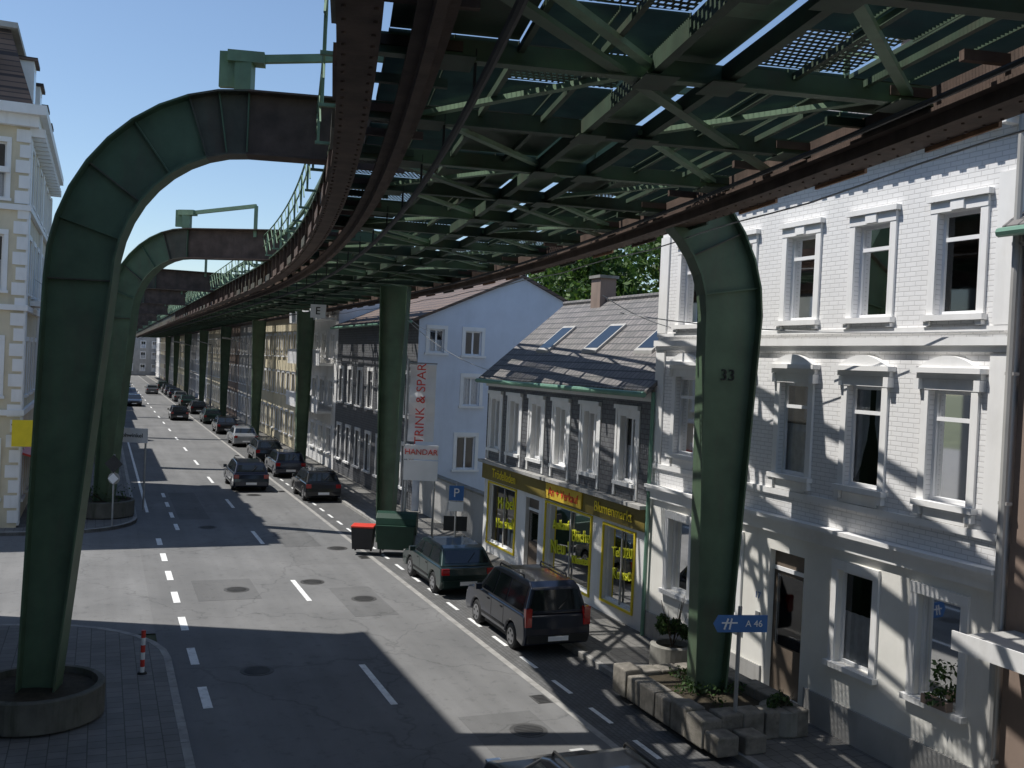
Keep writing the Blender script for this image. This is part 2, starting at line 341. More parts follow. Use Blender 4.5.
def window(W,T,F,o,frame=PVC,trim=TRIM,curtain=None,style='plain'):
    a0,a1,z0,z1=o[:4]; d=.15; fw=.065; cd=.185
    W.poly([F(a0,d,z0),F(a1,d,z0),F(a1,d,z1),F(a0,d,z1)],GLASS)
    b0,b1=.1,.148
    W.fbox(F,a0,a1,b0,b1,z0,z0+fw,frame); W.fbox(F,a0,a1,b0,b1,z1-fw,z1,frame)
    W.fbox(F,a0,a0+fw,b0,b1,z0+fw,z1-fw,frame); W.fbox(F,a1-fw,a1,b0,b1,z0+fw,z1-fw,frame)
    if style in('cross','shop2'):
        zt=z0+(z1-z0)*.72; W.fbox(F,a0+fw,a1-fw,b0+.004,b1-.004,zt-.035,zt+.035,frame)
        am=(a0+a1)/2; W.fbox(F,am-.03,am+.03,b0-.003,b1-.002,z0+fw,zt-.035,frame)
    elif style=='transom':
        zt=z0+(z1-z0)*.74; W.fbox(F,a0+fw,a1-fw,b0+.004,b1-.004,zt-.035,zt+.035,frame)
    elif style=='double':
        am=(a0+a1)/2; W.fbox(F,am-.04,am+.04,b0+.004,b1-.004,z0+fw,z1-fw,frame)
    c=curtain
    wv=lambda i: cd+.018*math.sin(i*2.1)
    if c=='half':
        W.sheet([[F(a0+(a1-a0)*i/14,wv(i),z) for z in(z0,z0+(z1-z0)*.55)] for i in range(15)],CURT)
    elif c=='full':
        W.sheet([[F(a0+(a1-a0)*i/18,wv(i),z) for z in(z0,z1)] for i in range(19)],CURT)
    elif c=='sides':
        w=(a1-a0)
        for sg,aa in((1,a0),(-1,a1)):
            for i in range(6):
                x0=aa+sg*w*.07*i; x1=aa+sg*w*.07*(i+1); zl=z0+(z1-z0)*(.06+.016*i*i); zr=z0+(z1-z0)*(.06+.016*(i+1)**2)
                W.poly([F(x0,cd+.02*(i%2),zl),F(x1,cd+.02*((i+1)%2),zr),F(x1,cd+.02*((i+1)%2),z1),F(x0,cd+.02*(i%2),z1)],CURT)
    elif c=='roller':
        W.poly([F(a0,cd,z0+(z1-z0)*.6),F(a1,cd,z0+(z1-z0)*.6),F(a1,cd,z1),F(a0,cd,z1)],CURT)
    if trim:
        w=.15; T.fbox(F,a0-w,a0-.002,-.05,.02,z0,z1,trim); T.fbox(F,a1+.002,a1+w,-.05,.02,z0,z1,trim)
        T.fbox(F,a0-w,a1+w,-.06,.02,z1+.002,z1+.18,trim); T.fbox(F,a0-w-.05,a1+w+.05,-.13,.02,z0-.1,z0-.002,trim)
def building(name,s0,s1,tf,depth,side,h,ridge,ops,wall,roofm,trim=TRIM,styles='cross',curt=(None,'half','full','roller','sides'),z0=.12,gops=(),gwall=None,frame=PVC,extra=None,over=.35,chim=1,flat=False,low=None):
    sg=1 if side>0 else -1
    F=lambda a,b,z: R(a,tf+sg*b,z)
    e=top(name,F((s0+s1)/2,depth/2,0)); gw=gwall or wall
    W=MB();T=MB();G=MB();RF=MB()
    if low:
        zs,lm=low
        facade(G,F,s0,s1,z0,zs,[o[:4] for o in ops if o[3]<=zs],lm); facade(G,F,s0,s1,zs,h,[o[:4] for o in ops if o[2]>zs],wall)
    else: facade(G,F,s0,s1,z0,h,[o[:4] for o in ops],wall)
    G1=lambda a,b,z: F(s0+b,a,z)
    facade(G,G1,0,depth,z0,h,[o[:4] for o in gops],gw)
    G.poly([F(s1,0,z0),F(s1,depth,z0),F(s1,depth,h),F(s1,0,h)],gw)
    G.poly([F(s0,depth,z0),F(s1,depth,z0),F(s1,depth,h),F(s0,depth,h)],gw)
    if not flat:
        for a in(s0,s1): G.poly([F(a,0,h),F(a,depth,h),F(a,depth/2,ridge)],gw)
    G.poly([F(s0+.3,1.3,z0),F(s1-.3,1.3,z0),F(s1-.3,1.3,h-.1),F(s0+.3,1.3,h-.1)],ROOMDARK)  # one dark sheet behind the windows, painted room shade
    for o in ops:
        c=o[4] if len(o)>4 else random.choice(curt); st=o[5] if len(o)>5 else styles; tr=o[6] if len(o)>6 else trim
        if c=='door':
            a0,a1,za,zb=o[:4]; W.fbox(F,a0,a1,.14,.19,za,zb,DOORM); W.fbox(F,a0+.12,a1-.12,.12,.139,za+1.0,zb-.5,GLASS)
            W.fbox(F,a0,a1,.1,.139,zb-.42,zb-.34,frame); continue
        window(W,T,F,o,frame,tr,c,st)
    for o in gops: window(W,T,G1,o,frame,trim,o[4] if len(o)>4 else None,'double')
    if flat:
        RF.fbox(F,s0-.05,s1+.05,-.25,depth+.1,h+.002,h+.3,trim or roofm); RF.fbox(F,s0+.2,s1-.2,.1,depth-.1,h+.302,h+.34,roofm)
    else:
        k=(ridge-h)/(depth/2); th=.14; ov=over
        for (b0,z_0,b1,z_1) in((-ov,h-ov*k,depth/2,ridge),(depth/2,ridge,depth+ov,h-ov*k)):
            RF.hexa([F(s0-.15,b0,z_0+.01),F(s1+.15,b0,z_0+.01),F(s1+.15,b1,z_1+.01),F(s0-.15,b1,z_1+.01),
                     F(s0-.15,b0,z_0+th),F(s1+.15,b0,z_0+th),F(s1+.15,b1,z_1+th),F(s0-.15,b1,z_1+th)],roofm)
        RF.tube(F(s0-.15,depth/2,ridge+th+.02),F(s1+.15,depth/2,ridge+th+.02),.09,roofm,8)
        T.tube(F(s0-.15,-ov-.07,h-ov*k+.03),F(s1+.15,-ov-.07,h-ov*k+.03),.075,ZINC,8)
        for i in range(chim):
            a=s0+(s1-s0)*(.25+.5*i); RF.fbox(F,a-.35,a+.35,depth/2-.3,depth/2+.3,ridge-.3,ridge+.9,BROWNR); RF.fbox(F,a-.42,a+.42,depth/2-.37,depth/2+.37,ridge+.902,ridge+1.0,CONC)
    if extra: extra(e,F,W,T,G,RF)
    G.finish('walls',e); RF.finish('roof',e)
    if W.f: W.finish('windows',e)
    if T.f: T.finish('trim',e)
    return e
def grid(s0,s1,zs,w,sp,hh):
    n=max(1,int((s1-s0)/sp)); st=(s1-s0)/n
    return [(s0+st*(i+.5)-w/2,s0+st*(i+.5)+w/2,z,z+hh) for i in range(n) for z in zs]

# white apartment house --------------------------------------------------
cols=[-3.72,-1.72,.3,2.38,4.36]; ops=[]
cu2=[None,'half','full','roller',None]; cu1=['sides','sides','half','half','full']; cu0=['half','half','door','half','full']
for i,c in enumerate(cols):
    ops.append((c-.45,c+.45,7.98,9.7,cu2[i],'transom')); ops.append((c-.45,c+.45,4.85,6.72,cu1[i],'transom'))
    if cu0[i]=='door': ops.append((c-.55,c+.55,.3,3.25,'door','',None))
    else: ops.append((c-.47,c+.47,1.5,3.25,cu0[i],'plain'))
def white_extra(e,F,W,T,G,RF):
    def B(a0,a1,b0,z0,z1,m=TRIM): T.fbox(F,a0,a1,-b0,-.002,z0,z1,m)
    B(-4.9,5.8,.09,3.62,3.8); B(-4.9,5.8,.16,3.803,3.9); B(-4.9,5.8,.22,3.903,3.98)
    B(-4.9,5.8,.06,4.4,4.52); B(-4.9,5.8,.07,7.36,7.46); B(-4.9,5.8,.13,7.463,7.6); B(-4.9,5.8,.05,7.7,7.78)
    B(-4.9,5.8,.1,11.0,11.15); B(-4.9,5.8,.2,11.153,11.3); B(-4.9,5.8,.34,11.303,11.52)
    a=-4.8
    while a<5.7: B(a,a+.14,.3,10.9,10.998); a+=.38
    for c in cols:
        B(c-.68,c+.68,.1,6.905,7.0); B(c-.74,c+.74,.2,7.003,7.09)
        n=10; pts=[]
        for i in range(n+1):
            x=-.62+1.24*i/n; pts.append((c+x,7.093+.2*(1-(x/.62)**2)))
        T.ring([[F(c-.62,-b,7.092)]+[F(x,-b,z) for x,z in pts]+[F(c+.62,-b,7.092)] for b in(.14,.002)],TRIM)
        for sg in(-1,1): B(c+sg*.64-.06,c+sg*.64+.06,.15,6.72,6.9)
        B(c-.66,c+.66,.12,9.885,9.98); B(c-.14,c+.14,.1,9.715,9.88)
        for sg in(-1,1):
            B(c+sg*.55-.07,c+sg*.55+.07,.1,4.6,4.74); B(c+sg*.55-.06,c+sg*.55+.06,.09,7.8,7.87)
        B(c-.45,c+.45,.045,4.53,4.73)
    for a0,a1 in((-4.9,-4.5),(5.4,5.8)):
        for z_0,z_1 in((4.53,7.35),(7.79,10.19)): B(a0,a1,.045,z_0,z_1)
    B(-4.9,-.45+.0,.05,.12,.75,GREYR); B(.97,5.8,.05,.12,.75,GREYR)
    T.fbox(F,-.35,.95,-.35,-.003,.121,.21,CONC); T.fbox(F,-.3,.9,-.2,-.004,.212,.3,CONC)
    T.tube(F(-4.95,-.12,.12),F(-4.95,-.12,11.3),.06,GREYR,8); T.tube(F(5.75,-.1,.12),F(5.75,-.1,6.3),.05,ZINC,8)
    for k in range(5): T.fbox(F,-5.03,-4.87,-.13,-.002,1+2*k,1.05+2*k,GREYR)
    T.fbox(F,1.08,1.22,-.03,-.002,1.5,1.85,STEEL); text('17',F(1.15,-.04,2.2),-D,-N,.2,BLUE,e)
ah=building('apartment_house',-4.9,5.8,0,11,1,11.5,14.5,[o for o in ops],WBRICK,ROOF,extra=white_extra,gwall=WREND2,chim=2,low=(3.61,WREND))
# shop house --------------------------------------------------------------
SC=(7.1,9.3,11.25,13.1,14.95,16.7)
ops=[]
for c,cc in zip(SC,('half',None,'full','roller','half','full')): ops.append((c-.4,c+.4,3.85,5.6,cc,'double'))
ops+=[(6.5,8.2,.5,2.55,None,'shop',None),(9.0,12.1,.4,2.6,None,'shop',None),(12.7,13.75,.14,2.55,'door','',None),(14.6,17.1,.5,2.6,None,'shop',None)]
def shop_extra(e,F,W,T,G,RF):
    T.fbox(F,5.85,17.6,-.12,-.002,2.72,3.3,SIGND); T.fbox(F,5.82,17.62,-.3,-.003,3.303,3.4,GREYR)
    T.fbox(F,5.82,17.62,-.1,-.003,6.05,6.3,TRIM)
    for c in SC:
        T.fbox(F,c-.65,c+.65,-.14,-.003,5.785,5.9,TRIM)
        T.fbox(F,c-.66,c-.555,-.07,-.003,3.45,5.78,TRIM); T.fbox(F,c+.555,c+.66,-.07,-.003,3.45,5.78,TRIM)
    for (a0,a1,z0,z1) in((6.5,8.2,.5,2.55),(9.0,12.1,.4,2.6),(14.6,17.1,.5,2.6)):
        for q in((a0-.06,a0-.002,z0,z1),(a1+.002,a1+.06,z0,z1),(a0-.06,a1+.06,z1+.002,z1+.06),(a0-.06,a1+.06,z0-.06,z0-.002)):
            T.fbox(F,q[0],q[1],-.05,.0,q[2],q[3],YEL)
        am=(a0+a1)/2
        T.fbox(F,am-.03,am+.03,.08,.12,z0,z1,GREYR)
        for k in range(int((a1-a0)/.35)):
            x=a0+.2+k*.35; T.fbox(F,x,x+random.uniform(.12,.28),.35,.6,z0,z0+random.uniform(.2,.9),random.choice([OCHRE,RED,WHITE,BLUE,GREYR,BROWNR]))
    T.fbox(F,9.4,11.9,-.16,-.121,2.78,3.25,OCHRE)
    for txt,a,z,sz,mm in(('Blumenmarkt',7.5,3.0,.4,YEL),('An + Verkauf',10.65,3.0,.38,RED),('Trödelladen',15.4,3.0,.44,YEL)):
        text(txt,F(a,-.17,z),-D,-N,sz,mm,e)
    for txt,a,z,sz in(('Möbel',15.8,2.0,.6),('Haushalt',15.8,1.3,.5),('Bücher',9.8,1.9,.5),('Neu !',11.3,1.3,.6),('Ankauf',11.3,2.0,.42),('Kleinteile',9.8,1.2,.34),('Tel 0202',7.3,1.9,.38),('Kunst',7.4,1.3,.42)):
        text(txt,F(a,.13,z),-D+UP*.12,-N,sz,YELD,e,ex=.012)
    k=(9.05-6.5)/2.95
    for a in(7.9,11.2,14.7):
        b0,b1=.75,1.75
        def Q(a_,b_,o): return F(a_,b_,6.5+b_*k+.145+o)
        RF.hexa([Q(a-.5,b0,0),Q(a+.5,b0,0),Q(a+.5,b1,0),Q(a-.5,b1,0),Q(a-.5,b0,.1),Q(a+.5,b0,.1),Q(a+.5,b1,.1),Q(a-.5,b1,.1)],GREYR)
        RF.poly([Q(a-.42,b0+.08,.105),Q(a+.42,b0+.08,.105),Q(a+.42,b1-.08,.105),Q(a-.42,b1-.08,.105)],CARGLASS)
    p=F(9,3,9.1); RF.tube(p,p+UP*1.6,.02,STEEL,6)
    for q in range(5): RF.tube(p+UP*(1.5)+D*(-.5+q*.25)-N*.25,p+UP*1.5+D*(-.5+q*.25)+N*.25,.008,STEEL,4)
    RF.tube(p+UP*1.5-D*.5,p+UP*1.5+D*.5,.01,STEEL,4)
sh=building('shop_house',5.82,17.6,0,5.9,1,6.5,9.05,ops,WREND2,ROOF,extra=shop_extra,chim=2)
sl=MB(); F=lambda a,b,z:R(a,b-.03,z)
facade(sl,F,5.86,17.58,3.42,6.04,[(c-.55,c+.55,3.74,5.79) for c in SC],SLATE,.028); sl.finish('slate_cladding',sh)
gops=[(.5,1.2,7.25,8.3,'half'),(2.2,3.0,7.2,8.3,None),(2.2,3.0,4.9,6.2,'full'),(2.0,2.9,2.0,3.5,None),(6.2,7.0,6.0,7.1)]
building('slate_house',26.6,43,0,9.8,1,8.7,10.9,grid(26.8,42.8,(1.0,4.3),1.0,2.0,1.9),SLATE,ROOFR,gops=gops,gwall=SHADEREND,chim=2)
def balc(e,F,W,T,G,RF):
    for z in(3.4,6.3,9.1):
        T.fbox(F,44,55,-.9,-.004,z,z+.15,TRIM); T.fbox(F,44,55,-.9,-.85,z+.152,z+1.0,WHITE)
building('balcony_house',43.05,56,0,11,1,11.6,12,grid(43.3,55.8,(1,3.9,6.8,9.4),1.3,2.5,1.5),WREND2,ROOF,flat=True,extra=balc)
rw=[(YREND,10.5),(GREYR,12.5),(BROWNR,11),(CREAMR,13),(WREND2,11.5),(GREYR,12),(YREND,13)]
s=56.05; i=0
while s<260:
    L=random.uniform(13,19); wl,h=rw[i%len(rw)]
    building('terraced_house',s,s+L-.05,0,10,1,h,h+3,grid(s+.2,s+L-.2,[1+2.9*k for k in range(int((h-1)/2.9))],1.0,2.2 if s<150 else 3.2,1.6),wl,random.choice([ROOF,ROOFR]),chim=1); s+=L; i+=1
def canopy(e,F,W,T,G,RF):
    T.fbox(F,-8.6,-5.15,-1.25,-.004,2.95,3.1,GREYR); T.fbox(F,-8.6,-5.15,-1.28,-1.252,2.9,3.18,TRIM)
building('terraced_house',-18,-4.98,.05,10,1,9.4,13,grid(-17.6,-5.3,(.9,4,6.9),1.1,2.3,1.7),BROWNR,ROOF,extra=canopy)
# buildings closing the view where the street bends
building('terraced_house',262,274,-19,11,1,11.5,15,[],CREAMR,ROOFR,gops=[(a,a+1.1,z,z+1.7,'half') for a in(1.2,4.8,8.4) for z in(1.2,4.4,7.6)])
building('terraced_house',261,274,-7.9,9,1,9.5,13,[],GREYR,ROOF,gops=[(a,a+1.1,z,z+1.7,'half') for a in(1.2,4.2,7) for z in(1.2,4.4,7.2)])
# left side
def corner_extra(e,F,W,T,G,RF):
    for z in(4.2,8,11.6):
        T.fbox(F,23.86,40,-.14,-.003,z,z+.2,TRIM); T.fbox(F,23.86,23.997,0,11,z,z+.2,TRIM)
    T.fbox(F,23.45,40.3,-.55,-.003,15.0,15.35,TRIM); T.fbox(F,23.7,40.2,-.3,-.003,14.6,14.998,TRIM)
    T.fbox(F,23.45,23.997,0,12,15.0,15.35,TRIM); T.fbox(F,23.7,23.997,0,12,14.6,14.998,TRIM)
    a=24
    while a<40: T.fbox(F,a,a+.25,-.5,-.004,14.3,14.598,TRIM); a+=.9
    for a in(24,32,39.4): T.fbox(F,a,a+.6,-.09,-.0035,.2,14.2,TRIM)
    for k in range(26):
        T.fbox(F,23.93,23.996,-.06,.42 if k%2 else .3,.3+k*.55,.75+k*.55,TRIM)
    T.fbox(F,27,29.6,-1.1,-.005,8.3,8.5,TRIM); T.fbox(F,27,29.6,-1.1,-1.02,8.502,9.4,TRIM)
    RF.hexa([F(23.9,-.1,15.36),F(40,-.1,15.36),F(40,12,15.36),F(23.9,12,15.36),F(24.7,.8,18.2),F(39.4,.8,18.2),F(39.4,11,18.2),F(24.7,11,18.2)],ROOFR)
    RF.fbox(F,24.4,39.6,.55,11.2,18.202,18.4,GREYR)
    for k in range(4):
        a=25.2+k*3.9; RF.fbox(F,a,a+1.3,.02,1.2,15.5,17.3,TRIM); RF.fbox(F,a-.1,a+1.4,-.1,1.2,17.303,17.42,ROOFR); RF.poly([F(a+.2,.015,15.8),F(a+1.1,.015,15.8),F(a+1.1,.015,17.0),F(a+.2,.015,17.0)],CARGLASS)
    for a in(1.2,5.5):
        RF.fbox(F,23.96,25,a,a+1.3,15.5,17.3,TRIM)
        T.fbox(F,23.8,23.997,a-.6,a+1.9,12.9,13.1,TRIM)
building('corner_tenement',24,40,-15.7,12,-1,15,19.5,grid(24.6,39.6,(1,4.9,8.7,12.0),1.1,2.5,2.0),CREAMR,ROOFR,gwall=CREAMR,
   gops=[(a,a+1.0,z,z+2,'half') for a in(.72,3.4,6.4) for z in(1.2,4.9,8.7,12)],extra=corner_extra,over=.2,flat=True)
building('tenement_house',-34,12.2,-16.8,12,-1,18.8,20.8,grid(-33,11.5,(1,4.6,8.1,11.6,15.2),1.1,2.6,2.0),GREYR,ROOFR,over=.3,chim=2)
s=41.5;i=0
while s<250:
    L=random.uniform(14,20); wl,h=rw[(i+3)%len(rw)]; tf=-16.2 if s<100 else -14.8
    building('terraced_house',s,s+L-.05,tf,10,-1,h-1,h+2.4,grid(s+.2,s+L-.2,[1+2.9*k for k in range(int((h-2)/2.9))],1.0,3.0,1.6),wl,random.choice([ROOF,ROOFR])); s+=L;i+=1
g=MB(); g.fbox(R,17.8,26.5,.3,.55,.12,1.9,GREYR); g.fbox(R,17.75,26.52,.25,.6,1.903,1.98,CONC); g.finish('garden_wall')

# ---------------------------------------------------------------- railway structure
def slope(Y): return -.115-.29*min(max(Y,0),45)/45
def buildtrack():
    back=[];st=.1
    x,y=-.22,0
    while y>-16: x-=slope(y)*st; y-=st; back.append((x,y))
    pts=back[::-1]; x,y=-.22,0
    while y<245: pts.append((x,y)); x+=slope(y)*st; y+=st
    return pts
TP=buildtrack()
def stations(step):
    out=[];acc=0;last=None;nxt=0
    for i,(x,y) in enumerate(TP):
        p=V(x,y,0)
        if last is not None: acc+=(p-last).length
        if acc>=nxt:
            d=V(slope(y),1,0).normalized(); n=V(d.y,-d.x,0); out.append((p,d,n)); nxt+=step
        last=p
    return out
ST=stations(1.3)
def TPt(i,u,z): p,d,n=ST[i]; return p+n*u+UP*z
WD=6.7
rail=top('suspension_railway_viaduct',TPt(20,3.5,9.5))
def sweep(mb,u0,u1,z0,z1,m,i0=0,i1=None):
    i1=len(ST)-1 if i1 is None else i1
    mb.ring([[TPt(i,u0,z0),TPt(i,u1,z0),TPt(i,u1,z1),TPt(i,u0,z1)] for i in range(i0,i1+1)],m)
nS=len(ST)
E=MB()
for u,zb in((0,9.6),(WD,9.68)):
    zt_=10.46 if u==0 else 10.16
    sweep(E,u-.02,u+.02,zb+.06,zt_,RUST_G); sweep(E,u-.19,u+.19,zb,zb+.057,RUST); sweep(E,u-.15,u+.15,zt_+.003,zt_+.06,GREEN_D)
    for i in range(0,min(nS,90)):
        a=u-.14; q=[TPt(i,a,zb+.06),TPt(i,a+.28,zb+.06),TPt(i,a+.28,zt_),TPt(i,a,zt_)]; o=ST[i][1]*.015
        E.hexa([x-o for x in q]+[x+o for x in q],RUST)
    for i in range(0,min(nS-1,40)):
        for k in range(4):
            p=TPt(i,u,zb-.006)+ST[i][1]*(.16+k*.325)
            for q in(-.13,.13): E.lathe(p+ST[i][2]*q,[(.018,-.012),(.022,.006)],RUST,6)
E.finish('edge_girders',rail)
E=MB()
for uc in(.62,WD-.62):
    sweep(E,uc-.17,uc+.17,9.64,9.68,RUST); sweep(E,uc-.02,uc+.02,9.68,9.97,RUST); sweep(E,uc-.05,uc+.05,9.5,9.638,RUST)
    for i in range(0,min(nS,110),1): E.beam(TPt(i,uc-.5,9.9),TPt(i,uc+.4,9.9),.08,.1,RUST if i%3 else GREEN_D)
E.finish('running_rails',rail)
E=MB()
for i in range(nS-1):
    if i%2==0 and i<100:
        E.beam(TPt(i,WD+.21,9.76),TPt(i+1,WD+.21,9.76),.04,.26,random.choice([RUST_O,RUST,RUST_O,GREEN_D]))
    if i<100 and i%2==0: E.beam(TPt(i,-.21,9.72),TPt(i+1,-.21,9.72),.04,.22,random.choice([RUST,RUST_G,RUST]))
E.finish('cover_plates',rail)
E=MB(); E.path([TPt(i,1.15,9.42) for i in range(0,nS)],.045,DARK,8)
for i in range(0,min(nS,90),2): E.beam(TPt(i,1.15,9.42),TPt(i,1.15,9.9),.03,.03,DARK)
E.path([TPt(i,WD+.1,9.45+.03*math.sin(i*1.3)) for i in range(0,nS)],.014,WIRE,5)
E.path([TPt(i,WD-1.2,9.55) for i in range(0,nS)],.03,DARK,6)
E.finish('power_cables',rail)
E=MB(); lim=nS-3
for i in range(0,lim,2):
    m_=GREEN_D if i%4 else GREEN
    p,d,n=ST[i]
    E.beam(TPt(i,.02,9.88),TPt(i,WD-.02,9.88),.03,.2,m_); E.beam(TPt(i,.02,9.77),TPt(i,WD-.02,9.77),.15,.02,m_)
    if i<120 and i+2<nS:
        k=(i//2)%2
        E.beam(TPt(i,.9 if k else 3.0,9.88),TPt(i+2,3.0 if k else .9,9.88),.11,.06,GREEN_L)
        E.beam(TPt(i,3.7 if k else 5.8,9.88),TPt(i+2,5.8 if k else 3.7,9.88),.11,.06,GREEN_L)
        if i%6==0 and i+5<nS:
            E.beam(TPt(i,.5,9.81),TPt(i+5,6.2,9.81),.14,.05,GREEN)
        for u in(3.0,3.7,.95,5.75):
            q=TPt(i,u,9.74); c=[q-d*.26-n*.18,q+d*.26-n*.18,q+d*.26+n*.18,q-d*.26+n*.18]; E.hexa(c+[x+UP*.016 for x in c],GREEN_D)
for u in(2.95,3.75): sweep(E,u-.05,u+.05,9.79,9.97,GREEN_D)
for u in(1.6,2.4,4.5,5.3): sweep(E,u-.03,u+.03,9.9,9.97,GREEN_D)
E.finish('cross_beams',rail)
# walkway: bar gratings (upright cross bars), perforated sheets and plates
E=MB()
for i in range(0,nS-1):
    p,d,n=ST[i]; stp=(ST[i+1][0]-p).length
    for (u0,u1) in((.3,1.58),(1.62,2.92),(3.8,5.08),(5.12,6.4)):
        r=random.random()
        if u0==.3 and i%7==3 : continue
        if i>80: E.poly([TPt(i,u0,10.03),TPt(i,u1,10.03),TPt(i+1,u1,10.03),TPt(i+1,u0,10.03)],GRATE if r<.6 else GREEN_D); continue
        if r<.6:
            nb=24
            for k in range(nb):
                f=(k+.5)/nb
                a=TPt(i,u0,9.985).lerp(TPt(i+1,u0,9.985),f); b=TPt(i,u1,9.985).lerp(TPt(i+1,u1,9.985),f)
                E.poly([a,b,b+UP*.045,a+UP*.045],GREEN_D)
            for u in(u0,(u0+u1)/2,u1):
                E.beam(TPt(i,u,10.0),TPt(i+1,u,10.0),.012,.05,GREEN_D)
        elif r<.93: E.poly([TPt(i,u0,10.03),TPt(i,u1,10.03),TPt(i+1,u1,10.03),TPt(i+1,u0,10.03)],GRATE)
        else: E.poly([TPt(i,u0,10.03),TPt(i,u1,10.03),TPt(i+1,u1,10.03),TPt(i+1,u0,10.03)],GREEN_D)
    E.poly([TPt(i,3.02,10.025),TPt(i,3.68,10.025),TPt(i+1,3.68,10.025),TPt(i+1,3.02,10.025)],GREEN_L if i%3==0 else GREEN)  # every third plate paler, painted spots of sun shining through
E.finish('walkway_gratings',rail)
E=MB()
for u in(.15,WD-.15):
    sweep(E,u-.05,u+.05,11.2,11.3,GREEN)
    for i in range(0,nS-2,2):
        zb_=10.52 if u<1 else 10.22
        E.beam(TPt(i,u,zb_),TPt(i,u,11.2),.07,.07,GREEN_L)
        E.beam(TPt(i,u,zb_+.03),TPt(i+2,u,11.2),.055,.055,GREEN_L)
for i in range(0,nS-2,4): E.beam(TPt(i,.15,11.26),TPt(i,WD-.15,11.26),.08,.1,GREEN)
for i in range(0,nS-1):
    if i%2==0: E.beam(TPt(i,-.35,10.5),TPt(i,-.35,11.35),.04,.04,GREEN_L); E.beam(TPt(i,0,10.5),TPt(i,-.4,10.5),.06,.05,GREEN_L)
    if i<100: E.beam(TPt(i,-.35,10.55),TPt(i+1,-.35,11.3),.025,.025,GREEN_L)
E.path([TPt(i,-.35,11.35) for i in range(nS)],.025,GREEN_L,6); E.path([TPt(i,-.35,10.95) for i in range(nS)],.02,GREEN_L,6)
E.finish('upper_truss',rail)

def portal(A,B,full=True,name='steel_support_portal',shL=.5,shR=-.12):
    A=Vector(A);B=Vector(B); Lp=(B-A).length; ex=(B-A).normalized(); en=V(ex.y,-ex.x,0)
    e=top(name,A); mb=MB()
    P=lambda a,z,n=0: A+ex*a+UP*z+en*n
    def half(sh):
        prof=[]
        for z in(0,2,4,6,8): hw=.27+.28*z/8; c=sh*z/8; prof.append(((c-hw,z),(c+hw,z)))
        ox=sh-.55; ix=sh+.55; EX=3.3
        for k in range(1,11):
            t=math.pi/2*k/10; prof.append(((EX-(EX-ox)*math.cos(t),8+3.55*math.sin(t)),(EX-(EX-ix)*math.cos(t),8+2.45*math.sin(t))))
        return prof
    prof=half(shL)
    if full:
        prof.append(((Lp*.4,11.55),(Lp*.4,10.45)))
        pr2=[((Lp-o[0],o[1]),(Lp-i[0],i[1])) for o,i in half(shR)][::-1]
        prof.append(((Lp*.6,11.55),(Lp*.6,10.45))); prof+=pr2
    else:
        prof.append(((Lp*.6,11.55),(Lp*.6,10.45))); prof.append(((Lp+.6,11.55),(Lp+.6,10.45)))
    def seg(p0,p1,m):
        (o0,i0),(o1,i1)=p0,p1
        mb.hexa([P(*o0,-.02),P(*i0,-.02),P(*i0,.02),P(*o0,.02),P(*o1,-.02),P(*i1,-.02),P(*i1,.02),P(*o1,.02)],m)
        for (a,b) in((0,1),(1,0)):
            q0,r0=Vector(p0[a]),Vector(p0[b]); q1,r1=Vector(p1[a]),Vector(p1[b])
            t0=q0-(r0-q0).normalized()*.035; t1=q1-(r1-q1).normalized()*.035
            mb.hexa([P(*q0,-.26),P(*t0,-.26),P(*t0,.26),P(*q0,.26),P(*q1,-.26),P(*t1,-.26),P(*t1,.26),P(*q1,.26)],m)
    for j in range(len(prof)-1):
        m_=GREEN
        if j in(12,13): m_=RUST_G
        if full and j>=14 and j<len(prof)-16: m_=RUST
        if not full and j>=13: m_=RUST if j==14 else RUST_G
        seg(prof[j],prof[j+1],m_)
    for j in range(4,len(prof)-4 if full else len(prof)):
        if j%2==0 or (13<=j<=len(prof)-13):
            o,i=prof[j]; o=Vector(o);i=Vector(i); tg=Vector((-(i-o).y,(i-o).x)).normalized()*.012
            c=[o-tg,i-tg,i+tg,o+tg]
            mb.hexa([P(*q,-.12) for q in c]+[P(*q,.12) for q in c],GREEN if j%4 else RUST_G)
    for a in([0,Lp] if full else [0]): mb.hexa([P(a+x,z,n) for z in(0,.5) for x,n in((-.4,-.35),(.4,-.35),(.4,.35),(-.4,.35))],CONC)
    a=3.2; mb.beam(P(a,11.6),P(a,12.1),.3,.3,GREEN_L); mb.beam(P(a-.3,12.2),P(a+.35,12.2),.35,.2,GREEN_L); mb.beam(P(a-.2,11.65),P(a-.2,12.3),.12,.5,GREEN_L)
    mb.beam(P(a+.2,12.2),P(a+2.9,12.5,.0),.12,.14,GREEN_L); mb.beam(P(a+2.9,12.5),P(a+2.9,11.3),.12,.12,GREEN_L)
    if not full:
        for z0,z1 in((0,3),(3,6),(6,9.58)):
            h0=.25+.25*z0/9.5;h1=.25+.25*z1/9.5
            mb.hexa([P(Lp+x,z0,n) for x,n in((-h0,-.02),(h0,-.02),(h0,.02),(-h0,.02))]+[P(Lp+x,z1,n) for x,n in((-h1,-.02),(h1,-.02),(h1,.02),(-h1,.02))],GREEN)
            for sg in(-1,1):
                mb.hexa([P(Lp+sg*(h0+x),z0,n) for x,n in((0,-.24),(.035,-.24),(.035,.24),(0,.24))]+[P(Lp+sg*(h1+x),z1,n) for x,n in((0,-.24),(.035,-.24),(.035,.24),(0,.24))],GREEN)
    mb.finish('steelwork',e); return e,P,ex,en,Lp
e,P,ex,en,Lp=portal((-8.3,17.9,0),(4.15,19.9,0))
text('33',P(Lp+.12,6.8,.05),ex,en,.32,BLACK,e,'number')
portal((-16.1,39.8,0),(-4.5,37.4,0),False)
